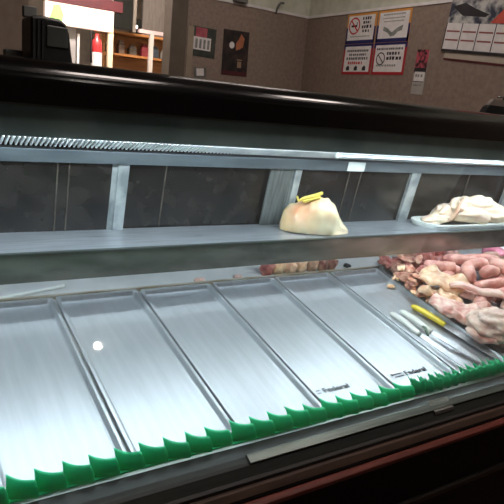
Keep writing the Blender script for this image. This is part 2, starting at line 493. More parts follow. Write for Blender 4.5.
# short tube at the right of the rear grille
tb = cpart('lamp_tube', tube([(1.34, 1.566, EYE - 0.140), (X1 - 0.06, 1.566, EYE - 0.140)], 0.003, n=10, smooth_pts=False), mat('lit slim tube', (236, 244, 255), rough=0.4, emit=1.5), smooth=True)
for e in (1.34, X1 - 0.06):
    cpart('lamp_holder', box(e - 0.006, e + 0.006, 1.561, 1.572, EYE - 0.1465, EYE - 0.1245), M['grille'], parent=tb)

tag(cpart('price_tag', dbox(1.478, 1.562, 0.231, 0.266, -0.0255, -0.0225), M['tag'], parent=None, inv=Matrix.Identity(4)),
    'small white paper tag stuck on the header above the rear doors', 'tag')

# ================================================================ trays
PITCH, SEAM = 0.2536, 0.3955
T0, T1 = 0.812, 1.468
pg = pan((PITCH - 0.007) / 2, (T1 - T0) / 2, 0.017)
tray_me = None
tlabels = {
    -1: 'plain aluminium tray at the far left, nearly all cut off by the edge',
    0: 'brightly glaring empty aluminium tray at the left edge, white cord behind it',
    1: 'empty aluminium tray with a yellowed strip behind it, second from the left',
    2: 'empty aluminium tray just left of the faintly lettered tray',
    3: 'empty aluminium tray with faint lettering at its front right corner',
    4: 'empty aluminium tray with dark Federal lettering near the green divider',
    5: 'aluminium tray holding the three knives beside the meat pile',
    6: 'aluminium tray buried under the left half of the meat pile',
    7: 'aluminium tray buried under the sausages at the right edge',
    8: 'aluminium tray beneath the greyish sausages, past the right edge',
}
trays = {}
for k in range(-1, 9):
    xc = SEAM + PITCH * (k - 0.5)
    if tray_me is None:
        o = link('meat_tray', pg[0], pg[1], M['alu'], smooth=False)
        tray_me = o.data
    else:
        o = bpy.data.objects.new('meat_tray', tray_me); C.objects.link(o)
    o.location = bedp(xc, (T0 + T1) / 2 + random.uniform(-0.004, 0.002), -0.003 + 0.0)
    o.rotation_euler = (TH, 0, 0)
    tag(o, tlabels[k], 'tray', 'aluminium trays on the sloping bed')
    trays[k] = o


def lettering(k, x, t, m, size, label):
    g = text_geom('Federal', size)
    w = max(v[0] for v in g[0])
    bars = [box(-0.040, -0.008, size * a, size * (a + 0.13), 0, 0.0002) for a in (0.02, 0.42)] + [box(-0.046, -0.040, size * 0.30, size * 0.62, 0, 0.0002)]
    G = join(g, *bars)
    o = link('lettering', G[0], G[1], m, parent=trays[k])
    xc = SEAM + PITCH * (k - 0.5)
    o.location = (x - xc, t - (T0 + T1) / 2, 0.0045)
    o.scale = (0.088 / w, 1, 1)
    o['label'] = label


lettering(4, 1.250, 0.876, M['ink_stamp'], 0.027, 'dark Federal lettering beside a small mark')
lettering(3, 0.950, 0.880, M['ink_faint'], 0.026, 'faint Federal lettering beside a small mark')

# ================================================================ green divider strips
def leaf(w, L, seed, jag=0.0):
    """a curled plastic leaf: upright at its foot, laid back over the tray at its tip, left corner in front"""
    rnd = random.Random(seed)
    nu, nv = 9, 6
    v, f = [], []
    for i in range(nu + 1):
        a = i / nu
        ln = L * (1.00 - 0.05 * a - 0.12 * math.sin(math.pi * min(1, a * 1.05)))
        if jag:
            ln *= 1 + jag * rnd.uniform(-1, 1)
        y, z = 0.010 * (1 - a) ** 1.2, 0.0
        for j in range(nv + 1):
            b = j / nv
            x = a * w * 1.10 + 0.010 * b * (0.35 - a)
            v.append((x, y - 0.004 * a, z))
            an = math.radians(8 - 36 * a * (1 - b) + 74 * b)
            y += ln / nv * math.sin(an); z += ln / nv * math.cos(an)
    for i in range(nu):
        for j in range(nv):
            p = i * (nv + 1) + j
            f.append((p, p + 1, p + nv + 2, p + nv + 1))
    return v, f


def divider(label, xa, xb, pitch, hgt, m, tt, jag=0.0):
    root = empty('green_divider', label, 'divider', bedp(xa, tt, 0.006), (TH, 0, 0), 'green plastic leaf dividers along the front glass')
    n = int((xb - xa) / pitch)
    b = box(0, n * pitch, 0.0, 0.010, 0, 0.003)
    link('base_strip', b[0], b[1], m, parent=root)
    for k in range(n):
        g = leaf(pitch, hgt * random.uniform(0.95, 1.05), k + int(xa * 100), jag=jag)
        o = link('leaf', g[0], g[1], m, parent=root, smooth=True, loc=(k * pitch, 0, 0.002), rot=(random.uniform(-.06, .06), 0, random.uniform(-0.05, 0.05) if not jag else random.uniform(-0.16, 0.16)))
        s = o.modifiers.new('thickness', 'SOLIDIFY'); s.thickness = 0.0018
    return root


divider('green plastic saw-tooth divider along the left half of the front edge', -0.20, 0.630, 0.0505, 0.047, M['green'], 0.786)
divider('green plastic saw-tooth divider in the middle, its left end overlapping another strip', 0.618, 1.195, 0.0505, 0.049, M['green'], 0.784)
divider('dark green leafy plastic divider in front of the knives and right-hand trays', 1.19, 2.0, 0.034, 0.046, M['green_dark'], 0.790, jag=0.12)

# ================================================================ knives
def knife(label, butt, neck, tip, hm, bl_w):
    """butt, neck, tip as (x, t) on the bed"""
    b = bedp(*butt, 0.016); n = bedp(*neck, 0.016); tp = bedp(*tip, 0.010)
    L = (n - b).length
    d = Vector((neck[0] - butt[0], neck[1] - butt[1]))
    ang = math.atan2(d.y, d.x)
    rm = Matrix.Rotation(TH, 4, 'X') @ Matrix.Rotation(ang, 4, 'Z')
    root = empty('kitchen_knife', label, 'knife', b, rm.to_euler(), 'butcher knives on the tray')
    rings = []
    for i in range(15):
        a = i / 14
        w = 0.0125 * (0.75 + 0.32 * math.sin(math.pi * (a * 0.9 + 0.12)) + 0.30 * max(0, 0.16 - a) / 0.16) * (0.55 if i == 0 else 1) * (0.8 if i == 14 else 1)
        hh = 0.0095 * (0.9 + 0.15 * math.sin(math.pi * a)) * (0.55 if i == 0 else 1)
        yo = 0.004 * math.sin(math.pi * a * 1.3)
        rings.append([(a * L, yo + w * math.cos(q), hh * math.sin(q)) for q in (2 * math.pi * k / 12 for k in range(12))])
    h = link('handle', *loft(rings), hm, parent=root, smooth=True)
    d2 = Vector((tip[0] - neck[0], tip[1] - neck[1])); bl = d2.length
    a2 = math.atan2(d2.y, d2.x) - ang
    pts = [(-0.004, bl_w * 0.42), (bl * 0.55, bl_w * 0.46), (bl * 0.85, bl_w * 0.28), (bl, -bl_w * 0.18), (bl * 0.8, -bl_w * 0.46), (bl * 0.03, -bl_w * 0.5), (0.0, -bl_w * 0.3)]
    v = [(x, y, 0.0010) for x, y in pts] + [(x, y, -0.0010) for x, y in pts]
    k = len(pts)
    f = [tuple(range(k)), tuple(range(k, 2 * k))] + [(i, (i + 1) % k, k + (i + 1) % k, k + i) for i in range(k)]
    pitch = math.asin(min(0.2, 0.006 / bl))
    link('blade', v, f, M['blade'], parent=root, loc=(L, 0, 0), rot=(0.12, pitch, a2))
    return root


knife('knife with a bright yellow handle, lying against the meat pile', (1.574, 1.180), (1.602, 1.045), (1.640, 0.835), M['yellow_plastic'], 0.034)
knife('white-handled knife lying in the middle of the three knives', (1.497, 1.160), (1.508, 1.020), (1.560, 0.830), M['white_plastic'], 0.026)
knife('white-handled knife on the left, green scrap at its neck, farthest from the yellow one', (1.446, 1.155), (1.452, 1.018), (1.475, 0.835), M['white_plastic'], 0.028)
g = tube([(0, -0.028, 0), (0.004, -0.012, 0.008), (0.012, 0.004, 0.011), (0.020, 0.022, 0.004)], 0.0045, n=8, rfun=lambda t: cap_r(t, 0.25))
tag(link('herb_scrap', g[0], g[1], mat('dull green scrap', (96, 122, 100), (120, 144, 122), rough=0.5), smooth=True, loc=bedp(1.445, 1.012, 0.033), rot=(TH, 0, 0)),
    'small dull green scrap lying across the neck of a white knife', 'scrap')

# ================================================================ meat on the bed
def lay(name, label, cat, geom, m, x, t, h, rz=0.0, group=None, tilt=(0, 0)):
    rm = Matrix.Rotation(TH, 4, 'X') @ Matrix.Rotation(rz, 4, 'Z') @ Matrix.Rotation(tilt[0], 4, 'X') @ Matrix.Rotation(tilt[1], 4, 'Y')
    o = link(name, geom[0], geom[1], m, smooth=True, loc=bedp(x, t, h), rot=rm.to_euler())
    return tag(o, label, cat, group)


def sheet(L, W, seed, wave=0.018, curl=0.0, thick=0.010, nu=26, nv=18, fr=9.0):
    """a limp piece of skin: rounded outline, folds, real thickness"""
    off = Vector((seed * 2.3, seed * 5.1, seed))
    v, f = [], []
    top, bot = [], []
    for j in range(nv + 1):
        for i in range(nu + 1):
            a, b = -1 + 2 * i / nu, -1 + 2 * j / nv
            # square to disc
            x = a * math.sqrt(max(0, 1 - b * b / 2)); y = b * math.sqrt(max(0, 1 - a * a / 2))
            rad = 1 + 0.16 * noise.noise(Vector((x, y, 0)) * 1.6 + off)
            x, y = x * L * rad, y * W * rad
            z = wave * (noise.noise(Vector((x * fr, y * fr, 0)) + off) + 0.45 * noise.noise(Vector((x * fr * 2.7, y * fr * 2.7, 3)) + off)) + curl * (x / L) ** 2
            edge = max(abs(a), abs(b))
            th = thick * math.sqrt(max(0.02, 1 - edge ** 4))
            top.append((x, y, z + th)); bot.append((x, y, z - th * 0.6))
    n = len(top)
    v = top + bot
    w = nu + 1
    for j in range(nv):
        for i in range(nu):
            p = j * w + i
            f.append((p, p + 1, p + w + 1, p + w)); f.append((n + p, n + p + w, n + p + w + 1, n + p + 1))
    rim = [i for i in range(w)] + [j * w + nu for j in range(1, nv + 1)] + [nv * w + i for i in range(nu - 1, -1, -1)] + [j * w for j in range(nv - 1, 0, -1)]
    for k in range(len(rim)):
        a, b = rim[k], rim[(k + 1) % len(rim)]
        f.append((a, n + a, n + b, b))
    return v, f


# hidden heap underneath is made of the pieces themselves: two layers
scr = [(1.700, 1.462, .020, .030, 0), (1.735, 1.440, .026, .034, 1), (1.780, 1.450, .034, .036, 0), (1.700, 1.400, .022, .032, 1), (1.755, 1.395, .040, .036, 0),
       (1.680, 1.335, .020, .030, 1), (1.735, 1.340, .034, .034, 1), (1.815, 1.405, .044, .040, 0), (1.660, 1.280, .016, .022, 1), (1.795, 1.345, .050, .034, 0),
       (1.860, 1.460, .040, .040, 1), (1.845, 1.365, .060, .032, 0)]
for i, (x, t, h, r, c) in enumerate(scr):
    rr_ = random.Random(i)
    lay('meat_scrap', 'small dark red meat scrap heaped at the left back end of the meat pile', 'meat', blob(r * rr_.uniform(1, 1.5), r * rr_.uniform(.7, 1), r * .62, 0.5, 1.9, i, flat=.7),
        F['dark'] if c == 0 else F['brown'], x, t, max(h, (.024 if x < 1.735 else .012) + .5 * r), rr_.uniform(0, 3), 'red scraps of the meat pile')
for i, (x, t, h, rx, ry, rz) in enumerate([(1.900, 1.455, .052, .055, .040, .038), (1.975, 1.462, .060, .060, .042, .040), (2.045, 1.440, .050, .055, .045, .036), (1.945, 1.400, .045, .06, .045, .033)]):
    lay('meat_chunk', ['dark red meat chunk under the shelf lip, left of the row', 'largest dark red meat chunk under the shelf lip', 'dark red meat chunk beside the sausages under the shelf lip',
                       'dark red meat chunk lying in front of the chunks under the shelf lip'][i], 'meat', blob(rx, ry, rz, 0.4, 1.7, 40 + i, flat=.75), F['dark'] if i != 2 else F['brown'], x, t, h, 0.3 * i, 'dark meat chunks under the shelf lip')


for i, (x, t, h, r) in enumerate([(1.650, 1.345, .012, .016), (1.675, 1.290, .030, .020), (1.712, 1.310, .044, .022), (1.640, 1.240, .012, .017), (1.662, 1.215, .014, .020), (1.690, 1.190, .026, .020),
                                  (1.690, 1.375, .040, .020), (1.765, 1.425, .058, .022), (1.728, 1.362, .052, .020), (1.655, 1.180, .012, .016), (1.800, 1.395, .072, .022)]):
    rr_ = random.Random(300 + i)
    lay('fat_scrap', 'small pale yellowish fat scrap scattered among the red scraps', 'meat', sheet(r * rr_.uniform(1.3, 2.0), r * rr_.uniform(.6, .9), 200 + i, .016, thick=.005, nu=14, nv=10, fr=38), F['fat'] if i % 3 else F['yellow'], x, t, h + (.018 if x < 1.70 else .008), rr_.uniform(0, 3), 'fat scraps of the meat pile')


lay('chicken_skin', 'pale yellow folded skin lying on the red scraps', 'meat', sheet(.105, .070, 3, .034, thick=.014, fr=13), F['yellow'], 1.785, 1.240, .066, -.5)
lay('chicken_skin', 'small pale yellow skin piece between the scraps and the yellow knife', 'meat', sheet(.062, .040, 4, .026, thick=.012, fr=17), F['yellow'], 1.685, 1.215, .038, .4)
lay('chicken_skin', 'pale yellow skin fold tucked beneath the larger yellow skin', 'meat', sheet(.06, .045, 8, .026, thick=.014, fr=17), F['yellow'], 1.740, 1.160, .044, 1.1)
lay('chicken_skin', 'pale skin filling the hollow between the yellow skin and the sausages', 'meat', sheet(.075, .050, 18, .026, thick=.016, fr=15), F['pinkpale'], 1.850, 1.170, .046, -.8)
lay('pork_skin', 'long narrow pale strip laid across toward the sausages', 'meat', sheet(.120, .024, 5, .014, thick=.012, fr=13), F['pinkpale'], 1.850, 1.120, .082, -.75)
lay('tripe', 'broad pale pink flat meat in the middle of the pile beside the knives', 'meat', sheet(.132, .085, 6, .030, thick=.018, fr=14), F['pink'], 1.715, 1.058, .046, -.6)
lay('tripe', 'pinkish flat piece underneath the whitish stomach at the pile front', 'meat', sheet(.078, .050, 9, .02, thick=.016, fr=16), F['pink'], 1.668, .925, .040, -.5)
lay('pork_stomach', 'large whitish smooth stomach at the front right of the pile', 'meat', blob(.118, .082, .046, 0.3, 2.1, 61, 44, 28, flat=.7), F['white'], 1.735, .930, .066, -.4)
lay('pork_stomach', 'whitish stomach behind the large one, at the right edge', 'meat', blob(.120, .09, .045, 0.25, 1.4, 62, 30, 18, flat=.7), F['pinkpale'], 1.965, .985, .055, .3)

saus = [
    ('pink sausage curving round the front of the loops', [(1.965, 1.225, .080), (2.010, 1.285, .096), (2.075, 1.300, .102), (2.135, 1.270, .100)], 'sausage'),
    ('pink sausage lying crosswise below the curved one', [(1.955, 1.190, .062), (2.020, 1.190, .074), (2.090, 1.180, .080), (2.145, 1.150, .080)], 'sausage'),
    ('pink sausage hanging down at the right of the loops', [(2.120, 1.290, .112), (2.145, 1.225, .122), (2.140, 1.160, .116), (2.110, 1.105, .100)], 'sausage'),
    ('pink sausage at the front near the whitish stomach', [(1.985, 1.125, .068), (2.040, 1.110, .082), (2.095, 1.075, .086), (2.160, 1.075, .080)], 'sausage'),
    ('short pink sausage in the middle of the loops', [(2.040, 1.235, .092), (2.085, 1.240, .104), (2.120, 1.220, .100)], 'sausage'),
    ('reddish sausage leading from the dark chunks into the loops', [(2.035, 1.430, .062), (2.085, 1.385, .078), (2.130, 1.345, .082), (2.185, 1.330, .084)], 'sausage'),
    ('dark pink sausage between the dark chunks and the yellow skin', [(1.890, 1.400, .056), (1.945, 1.360, .068), (2.000, 1.330, .076)], 'sausage'),
    ('pink sausage behind the loops close to the bed back', [(2.130, 1.390, .072), (2.200, 1.365, .086), (2.265, 1.315, .090)], 'sausage'),
    ('pink sausage at the right edge in front of the greyish ones', [(2.185, 1.290, .100), (2.240, 1.255, .106), (2.280, 1.200, .100)], 'sausage'),
    ('pink sausage at the right edge below the hanging one', [(2.165, 1.190, .092), (2.220, 1.165, .100), (2.265, 1.120, .094)], 'sausage'),
    ('pink sausage low at the right edge above the whitish stomach', [(2.110, 1.050, .080), (2.170, 1.020, .088), (2.230, 1.010, .080)], 'sausage'),
    ('greyish sausage under the pink package', [(2.255, 1.440, .068), (2.330, 1.450, .072), (2.400, 1.430, .072)], 'sausage2'),
    ('greyish sausage in front of another grey one below the pink package', [(2.235, 1.375, .074), (2.310, 1.365, .080), (2.390, 1.335, .080)], 'sausage2'),
]
for i, (lb, pts, mk) in enumerate(saus):
    ctr = sum((Vector(p) for p in pts), Vector()) / len(pts)
    rel = [tuple(Vector(p) - ctr) for p in pts]
    rn = random.Random(i)
    g = tube(rel, 0.0245 * rn.uniform(.9, 1.12), n=14, rfun=lambda t: cap_r(t, .14) * (1 + .06 * math.sin(9 * t + i)), per=9)
    lay('sausage', lb, 'sausage', g, F[mk], ctr.x - (.075 if mk == 'sausage' else .085), ctr.y - (.025 if mk == 'sausage' else .075), ctr.z, 0, 'sausages on the meat pile')
# more sausages beneath, filling the pile
for i in range(9):
    rn = random.Random(100 + i)
    x, t = [(1.93, 1.30), (2.00, 1.25), (2.07, 1.22), (2.08, 1.13), (2.18, 1.25), (2.16, 1.10), (2.02, 1.38), (2.23, 1.34), (1.93, 1.12)][i]
    a = rn.uniform(0, 3)
    L = .06
    g = tube([(-L * math.cos(a), -L * math.sin(a), 0), (0, 0.01, .004), (L * math.cos(a), L * math.sin(a), 0)], .026, n=12, rfun=lambda t: cap_r(t, .2), per=8)
    lay('sausage', 'pink sausage underneath the top layer of sausage loops', 'sausage', g, F['sausage'], x - .075, t - .025, .044, 0, 'sausages under the top layer')

# pink package
pk = rr(.062, .055, .012)
pkg = loft([[(x * .96, y * .96, 0) for x, y in pk], [(x, y, .008) for x, y in pk], [(x, y, .038) for x, y in pk], [(x * .93, y * .93, .046) for x, y in pk]])
po = lay('meat_package', 'pink wrapped package with a white sticker, resting on greyish sausages', 'package', pkg,
         mat('pink film wrap', (236, 130, 158), (246, 160, 182), rough=0.22, scale=14, bump=.2), 2.335, 1.395, .052, -.15)
lg = box(.0, .045, -.02, .02, .0462, .0472)
link('sticker', lg[0], lg[1], M['paper'], parent=po)

# row of scraps behind the trays, under the shelf
row = [(1.162, .026, 'pink', 'pink red end chunk, leftmost of the row of scraps behind the trays'), (1.210, .028, 'orange', 'pale orange chunk second in the row of scraps behind the trays'),
       (1.262, .028, 'yellow', 'pale cream chunk in the middle of the row of scraps behind the trays'), (1.314, .028, 'yellow', 'longest pale chunk in the row of scraps behind the trays'),
       (1.367, .022, 'crease', 'tan chunk with a dark gap beside it in the row of scraps behind the trays'), (1.414, .024, 'brown', 'brown red chunk near the right end of the row of scraps'),
       (1.462, .023, 'brown', 'last brown chunk at the right end of the row of scraps')]
for i, (x, r, mk, lb) in enumerate(row):
    lay('meat_piece', lb, 'meat', blob(r * 1.04, .021, .031, .45, 1.9, 80 + i, flat=.8), F['dark'] if i == 0 else F[mk], x, 1.516, .0215, .2 * i, 'row of scraps behind the trays')
for i, (x, t, mk, lb) in enumerate([(.885, 1.508, 'pinkpale', 'tiny pinkish crumb behind the third tray'), (1.035, 1.506, 'pinkpale', 'tiny pale crumb left of the row of scraps')]):
    lay('meat_crumb', lb, 'meat', blob(.018, .010, .008, .4, 2, 90 + i, flat=.7), F[mk], x, t, .003, 0)
lay('meat_crumb', 'small orange scrap lying alone on the knife tray', 'meat', blob(.016, .012, .006, .4, 2, 95, flat=.7), F['orange'], 1.612, 1.330, .0085, 0)
lay('plastic_scrap', 'small black scrap at the bed back right of the row of scraps', 'scrap', blob(.014, .008, .008, .6, 2.6, 96, flat=.7), M['rubber'], 1.545, 1.515, .006, -.3)
# cable along the left of the bed back
pts = [(-.06, 1.507, .0015), (.20, 1.512, .002), (.262, 1.506, .002), (.300, 1.514, .002), (.375, 1.528, .003), (.445, 1.545, .003)]
g = tube([tuple(bedp(*p)) for p in pts], .0052, n=8, per=6)
tag(link('cable', g[0], g[1], M['white_plastic'], smooth=True), 'thin white cord lying behind the leftmost trays', 'cord')

# ================================================================ on the shelf
def interp(tab, x):
    for (a, p), (b, q) in zip(tab, tab[1:]):
        if x <= b:
            k = (x - a) / (b - a); k = k * k * (3 - 2 * k) * .5 + k * .5
            return p + (q - p) * k
    return tab[-1][1]


def bag_geom():
    zt = [(-.142, .030), (-.128, .078), (-.105, .104), (-.07, .120), (-.03, .134), (.01, .142), (.045, .140), (.075, .112), (.10, .070), (.125, .032), (.145, .010)]
    yw = [(-.142, .022), (-.125, .060), (-.09, .080), (-.03, .088), (.03, .086), (.08, .070), (.12, .040), (.145, .012)]
    nx, n = 48, 36
    rings = []
    for i in range(nx + 1):
        x = -.142 + .287 * i / nx      # along the bag
        h, w = interp(zt, x), interp(yw, x) * .82
        r = []
        for k in range(n):
            a = 2 * math.pi * k / n
            y = w * math.copysign(abs(math.cos(a)) ** .85, math.cos(a))
            z = h * (math.sin(a) ** .8) if math.sin(a) > 0 else -.004 * abs(math.sin(a)) ** .5
            if math.sin(a) > 0:
                q = Vector((x, y, z))
                s_ = .010 * noise.noise(q * 15) + .005 * noise.noise(q * 38) - .006 * max(0, noise.noise(Vector((x * 9, z * 30, 4))))
                y += s_ * math.cos(a); z = max(0, z + s_ * math.sin(a))
            r.append((x * .87, y, z * .87))
        rings.append(r)
    return loft(rings)


m_bag = F['bag']
bg = bag_geom()
m_bag = F['bag']
nt_ = m_bag.node_tree
tc_ = [n for n in nt_.nodes if n.type == 'TEX_COORD'][0]
rp_ = [n for n in nt_.nodes if n.type == 'VALTORGB'][0]
b_ = nt_.nodes['Principled BSDF']
ds_ = nt_.nodes.new('ShaderNodeVectorMath'); ds_.operation = 'DISTANCE'; ds_.inputs[1].default_value = (-.072, -.055, .088)   # flesh showing through the bag's left shoulder
mr_ = nt_.nodes.new('ShaderNodeMapRange'); mr_.inputs['From Min'].default_value = .012; mr_.inputs['From Max'].default_value = .075; mr_.inputs['To Min'].default_value = .85; mr_.inputs['To Max'].default_value = 0
mx_ = nt_.nodes.new('ShaderNodeMix'); mx_.data_type = 'RGBA'
nt_.links.new(tc_.outputs['Object'], ds_.inputs[0]); nt_.links.new(ds_.outputs['Value'], mr_.inputs['Value'])
nt_.links.new(mr_.outputs['Result'], mx_.inputs[0]); nt_.links.new(rp_.outputs['Color'], mx_.inputs[6]); mx_.inputs[7].default_value = lin((232, 150, 108))
nt_.links.new(mx_.outputs[2], b_.inputs['Base Color'])
bag = tag(link('chicken_bag', bg[0], bg[1], m_bag, smooth=True, loc=(1.303, 1.600, EYE + SHZ + .005), rot=(0, 0, -.47)),
          'clear bag of pale yellow chicken tied with yellow, alone on the steel shelf', 'bag')
g = join(tube([(-.070, -.030, .106), (-.048, -.034, .119), (-.020, -.030, .128), (.000, -.022, .134), (.014, -.018, .140)], .0062, n=8, rfun=lambda t: cap_r(t, .1)),
         tube([(-.070, -.030, .104), (-.075, -.026, .113), (-.077, -.020, .120)], .004, n=8),
         tube([(-.058, -.044, .106), (-.030, -.043, .116), (.002, -.036, .126)], .005, n=8))
link('yellow_tie', g[0], g[1], mat('yellow tie', (240, 214, 92), (248, 228, 120), rough=.4), parent=bag, smooth=True)
pt = pan(.40, .098, .020, r=.092, rim=.010, wall=.012, floor_h=.004)
platter = tag(link('platter', pt[0], pt[1], M['white_plastic'], loc=(2.262, 1.610, EYE + SHZ + .001), rot=(0, 0, .0)),
              'white plastic platter on the right of the steel shelf, heaped with pale skin', 'platter')
for i, (x, y, h, L, W, sd, rz, mk, lb) in enumerate([
    (1.965, 1.612, .030, .075, .048, 11, .1, 'chick', 'thin pale skin at the left tip of the platter'),
    (2.050, 1.640, .062, .090, .046, 12, .25, 'chick', 'pale skin fold rising behind the brown crease on the platter'),
    (2.150, 1.588, .062, .105, .056, 13, -.15, 'chick', 'large smooth pale skin in the middle of the platter'),
    (2.330, 1.590, .066, .110, .058, 14, .1, 'chick', 'large pale skin toward the right edge of the platter'),
    (2.115, 1.622, .076, .085, .044, 15, .3, 'chick', 'pale skin peak on top of the platter heap'),
    (2.240, 1.622, .080, .120, .046, 16, .05, 'chick', 'pale skin lying over the large one near the right edge of the platter')]):
    top = h
    rz_ = top * .66 if i < 4 else .038
    s = blob(L, W, rz_, .26, 1.9, sd, 36, 22, flat=.62)
    o = link('chicken_skin', s[0], s[1], F[mk], smooth=True, loc=(x, y, EYE + SHZ + (.016 + .70 * rz_ if i < 4 else h + .006)), rot=(0, -.10 if i in (0, 1, 4) else .03, rz))
    tag(o, lb, 'meat', 'pale skins on the platter')
g = tube([(1.975, 1.556, .028), (2.020, 1.566, .052), (2.055, 1.580, .082), (2.080, 1.592, .106), (2.105, 1.600, .120)], .009, n=10, rfun=lambda t: cap_r(t, .3))
g = ([(x, y, z + EYE + SHZ) for x, y, z in g[0]], g[1])
tag(link('skin_strip', g[0], g[1], F['crease'], smooth=True), 'thin brown folded strip running up the pale skin on the platter', 'meat', 'pale skins on the platter')

# ================================================================ on the canopy
TOP = EYE + .0535
m_ = empty('counter_machine', 'black rounded machine with ribbed side standing on the left end of the canopy', 'machine', (.352, 1.52, TOP))
m_.scale = (.84, 1, .98)
prof = [(-.058, 0), (.058, 0), (.052, .030), (.046, .070), (.036, .092), (.020, .101), (-.030, .104), (-.058, .100)]
v = [(x, -.05, z) for x, z in prof] + [(x, .06, z) for x, z in prof]
k = len(prof)
f = [tuple(range(k)), tuple(range(k, 2 * k))] + [(i, (i + 1) % k, k + (i + 1) % k, k + i) for i in range(k)]
link('housing', v, f, M['black_plastic'], parent=m_, bevel=.006)
for i in range(3):
    b = box(-.054 + i * .012, -.048 + i * .012, -.055, -.049, .004, .094)
    link('rib', b[0], b[1], M['rubber'], parent=m_)
b = box(-.018, .040, -.0535, -.049, .036, .084)
link('front_cover', b[0], b[1], mat('soft black cover', (56, 60, 57), (70, 74, 70), rough=.35), parent=m_, bevel=.003)
b = box(-.066, -.028, .0, .02, .100, .126)
part_label(link('raised_display', b[0], b[1], M['grey_plastic'], parent=m_, bevel=.003), 'grey raised display')
b = box(-.050, -.042, .006, .014, .09, .102)
link('display_post', b[0], b[1], M['grey_plastic'], parent=m_)
b = box(0, .040, 0, .03, 0, .022)
tag(link('small_box', b[0], b[1], M['grey_plastic'], loc=(.258, 1.53, TOP), bevel=.002), 'small light grey box left of the black machine on the canopy', 'box')

d_ = empty('dark_case', 'low black case with slanted left end on the right end of the canopy', 'case', (1.975, 1.49, TOP - .001))
prof = [(-.030, 0), (.42, 0), (.42, .036), (.004, .036), (-.010, .028)]
v = [(x, -.03, z) for x, z in prof] + [(x, -.004, z) for x, z in prof]; k = len(prof)
f = [tuple(range(k)), tuple(range(k, 2 * k))] + [(i, (i + 1) % k, k + (i + 1) % k, k + i) for i in range(k)]
link('body', v, f, mat('matt black', (12, 12, 12), (18, 18, 18), rough=.8, spec=.2), parent=d_)
prof = [(.006, .0362), (.42, .0362), (.42, .060), (.030, .060)]
v = [(x, -.020, z) for x, z in prof] + [(x, -.004, z) for x, z in prof]; k = len(prof)
f = [tuple(range(k)), tuple(range(k, 2 * k))] + [(i, (i + 1) % k, k + (i + 1) % k, k + i) for i in range(k)]
link('lid', v, f, mat('dull grey lid', (92, 84, 78), (104, 96, 88), rough=.6), parent=d_)
g = tube([(.060, -.012, .070), (.12, -.012, .073), (.25, -.012, .077)], .004, n=8)
part_label(link('bright_rod', g[0], g[1], M['stain'], parent=d_, smooth=True), 'thin bright rod')
b = box(.10, .115, -.018, -.006, .059, .072)
link('rod_support', b[0], b[1], M['black_plastic'], parent=d_)

# ================================================================ papers on the walls
def rect(u0, u1, v0, v1, w):
    return [(u0, v0, w), (u1, v0, w), (u1, v1, w), (u0, v1, w)], [(0, 1, 2, 3)]


def ring(cu, cv, r, w, k=20, wd=.18):
    v, f = [], []
    for i in range(k):
        a = 2 * math.pi * i / k
        v += [(cu + r * math.cos(a), cv + r * math.sin(a), w), (cu + r * (1 - wd) * math.cos(a), cv + r * (1 - wd) * math.sin(a), w)]
    for i in range(k):
        j = (i + 1) % k
        f.append((2 * i, 2 * j, 2 * j + 1, 2 * i + 1))
    a = math.radians(45)
    for s in (1,):
        d = Vector((math.cos(a), -math.sin(a))); n = Vector((math.sin(a), math.cos(a)))
        q = [d * r * .9 + n * r * .09, d * r * .9 - n * r * .09, -d * r * .9 - n * r * .09, -d * r * .9 + n * r * .09]
        k0 = len(v); v += [(cu + p.x, cv + p.y, w) for p in q]; f.append((k0, k0 + 1, k0 + 2, k0 + 3))
    return v, f


def words(u0, u1, v, h, seed, w, centre=True, gap=.25):
    """a line of small unreadable word marks"""
    rn = random.Random(seed)
    out = []
    u = u0
    while u < u1 - h * .3:
        L = min(u1 - u, h * rn.uniform(.7, 1.1))
        out.append(rect(u, u + L * .9, v, v + h * rn.uniform(.85, 1), w))
        u += L + (h * gap if rn.random() < .75 else h * .5)
    return out


WALLR = Matrix(((0, 0, -1, 0), (-1, 0, 0, 0), (0, 1, 0, 0), (0, 0, 0, 1)))      # u runs towards the customer, v up, w out of the right-hand wall
WALLB = Matrix(((1, 0, 0, 0), (0, 0, -1, 0), (0, 1, 0, 0), (0, 0, 0, 1)))       # u to the right, v up, w out of the back wall


def poster(name, label, cat, mw, loc, wid, hgt, m, roll=0.0, group=None):
    r = Matrix.Translation(loc) @ mw @ Matrix.Rotation(roll, 4, 'Z')
    b = box(-wid / 2, wid / 2, -hgt / 2, hgt / 2, 0, .003)
    o = link(name, b[0], b[1], m)
    o.matrix_world = r
    return tag(o, label, cat, group)


def pp(o, name, geoms, m):
    g = join(*geoms)
    return link(name, g[0], g[1], m, parent=o)


WX = RIGHT - .0125
PZ = EYE
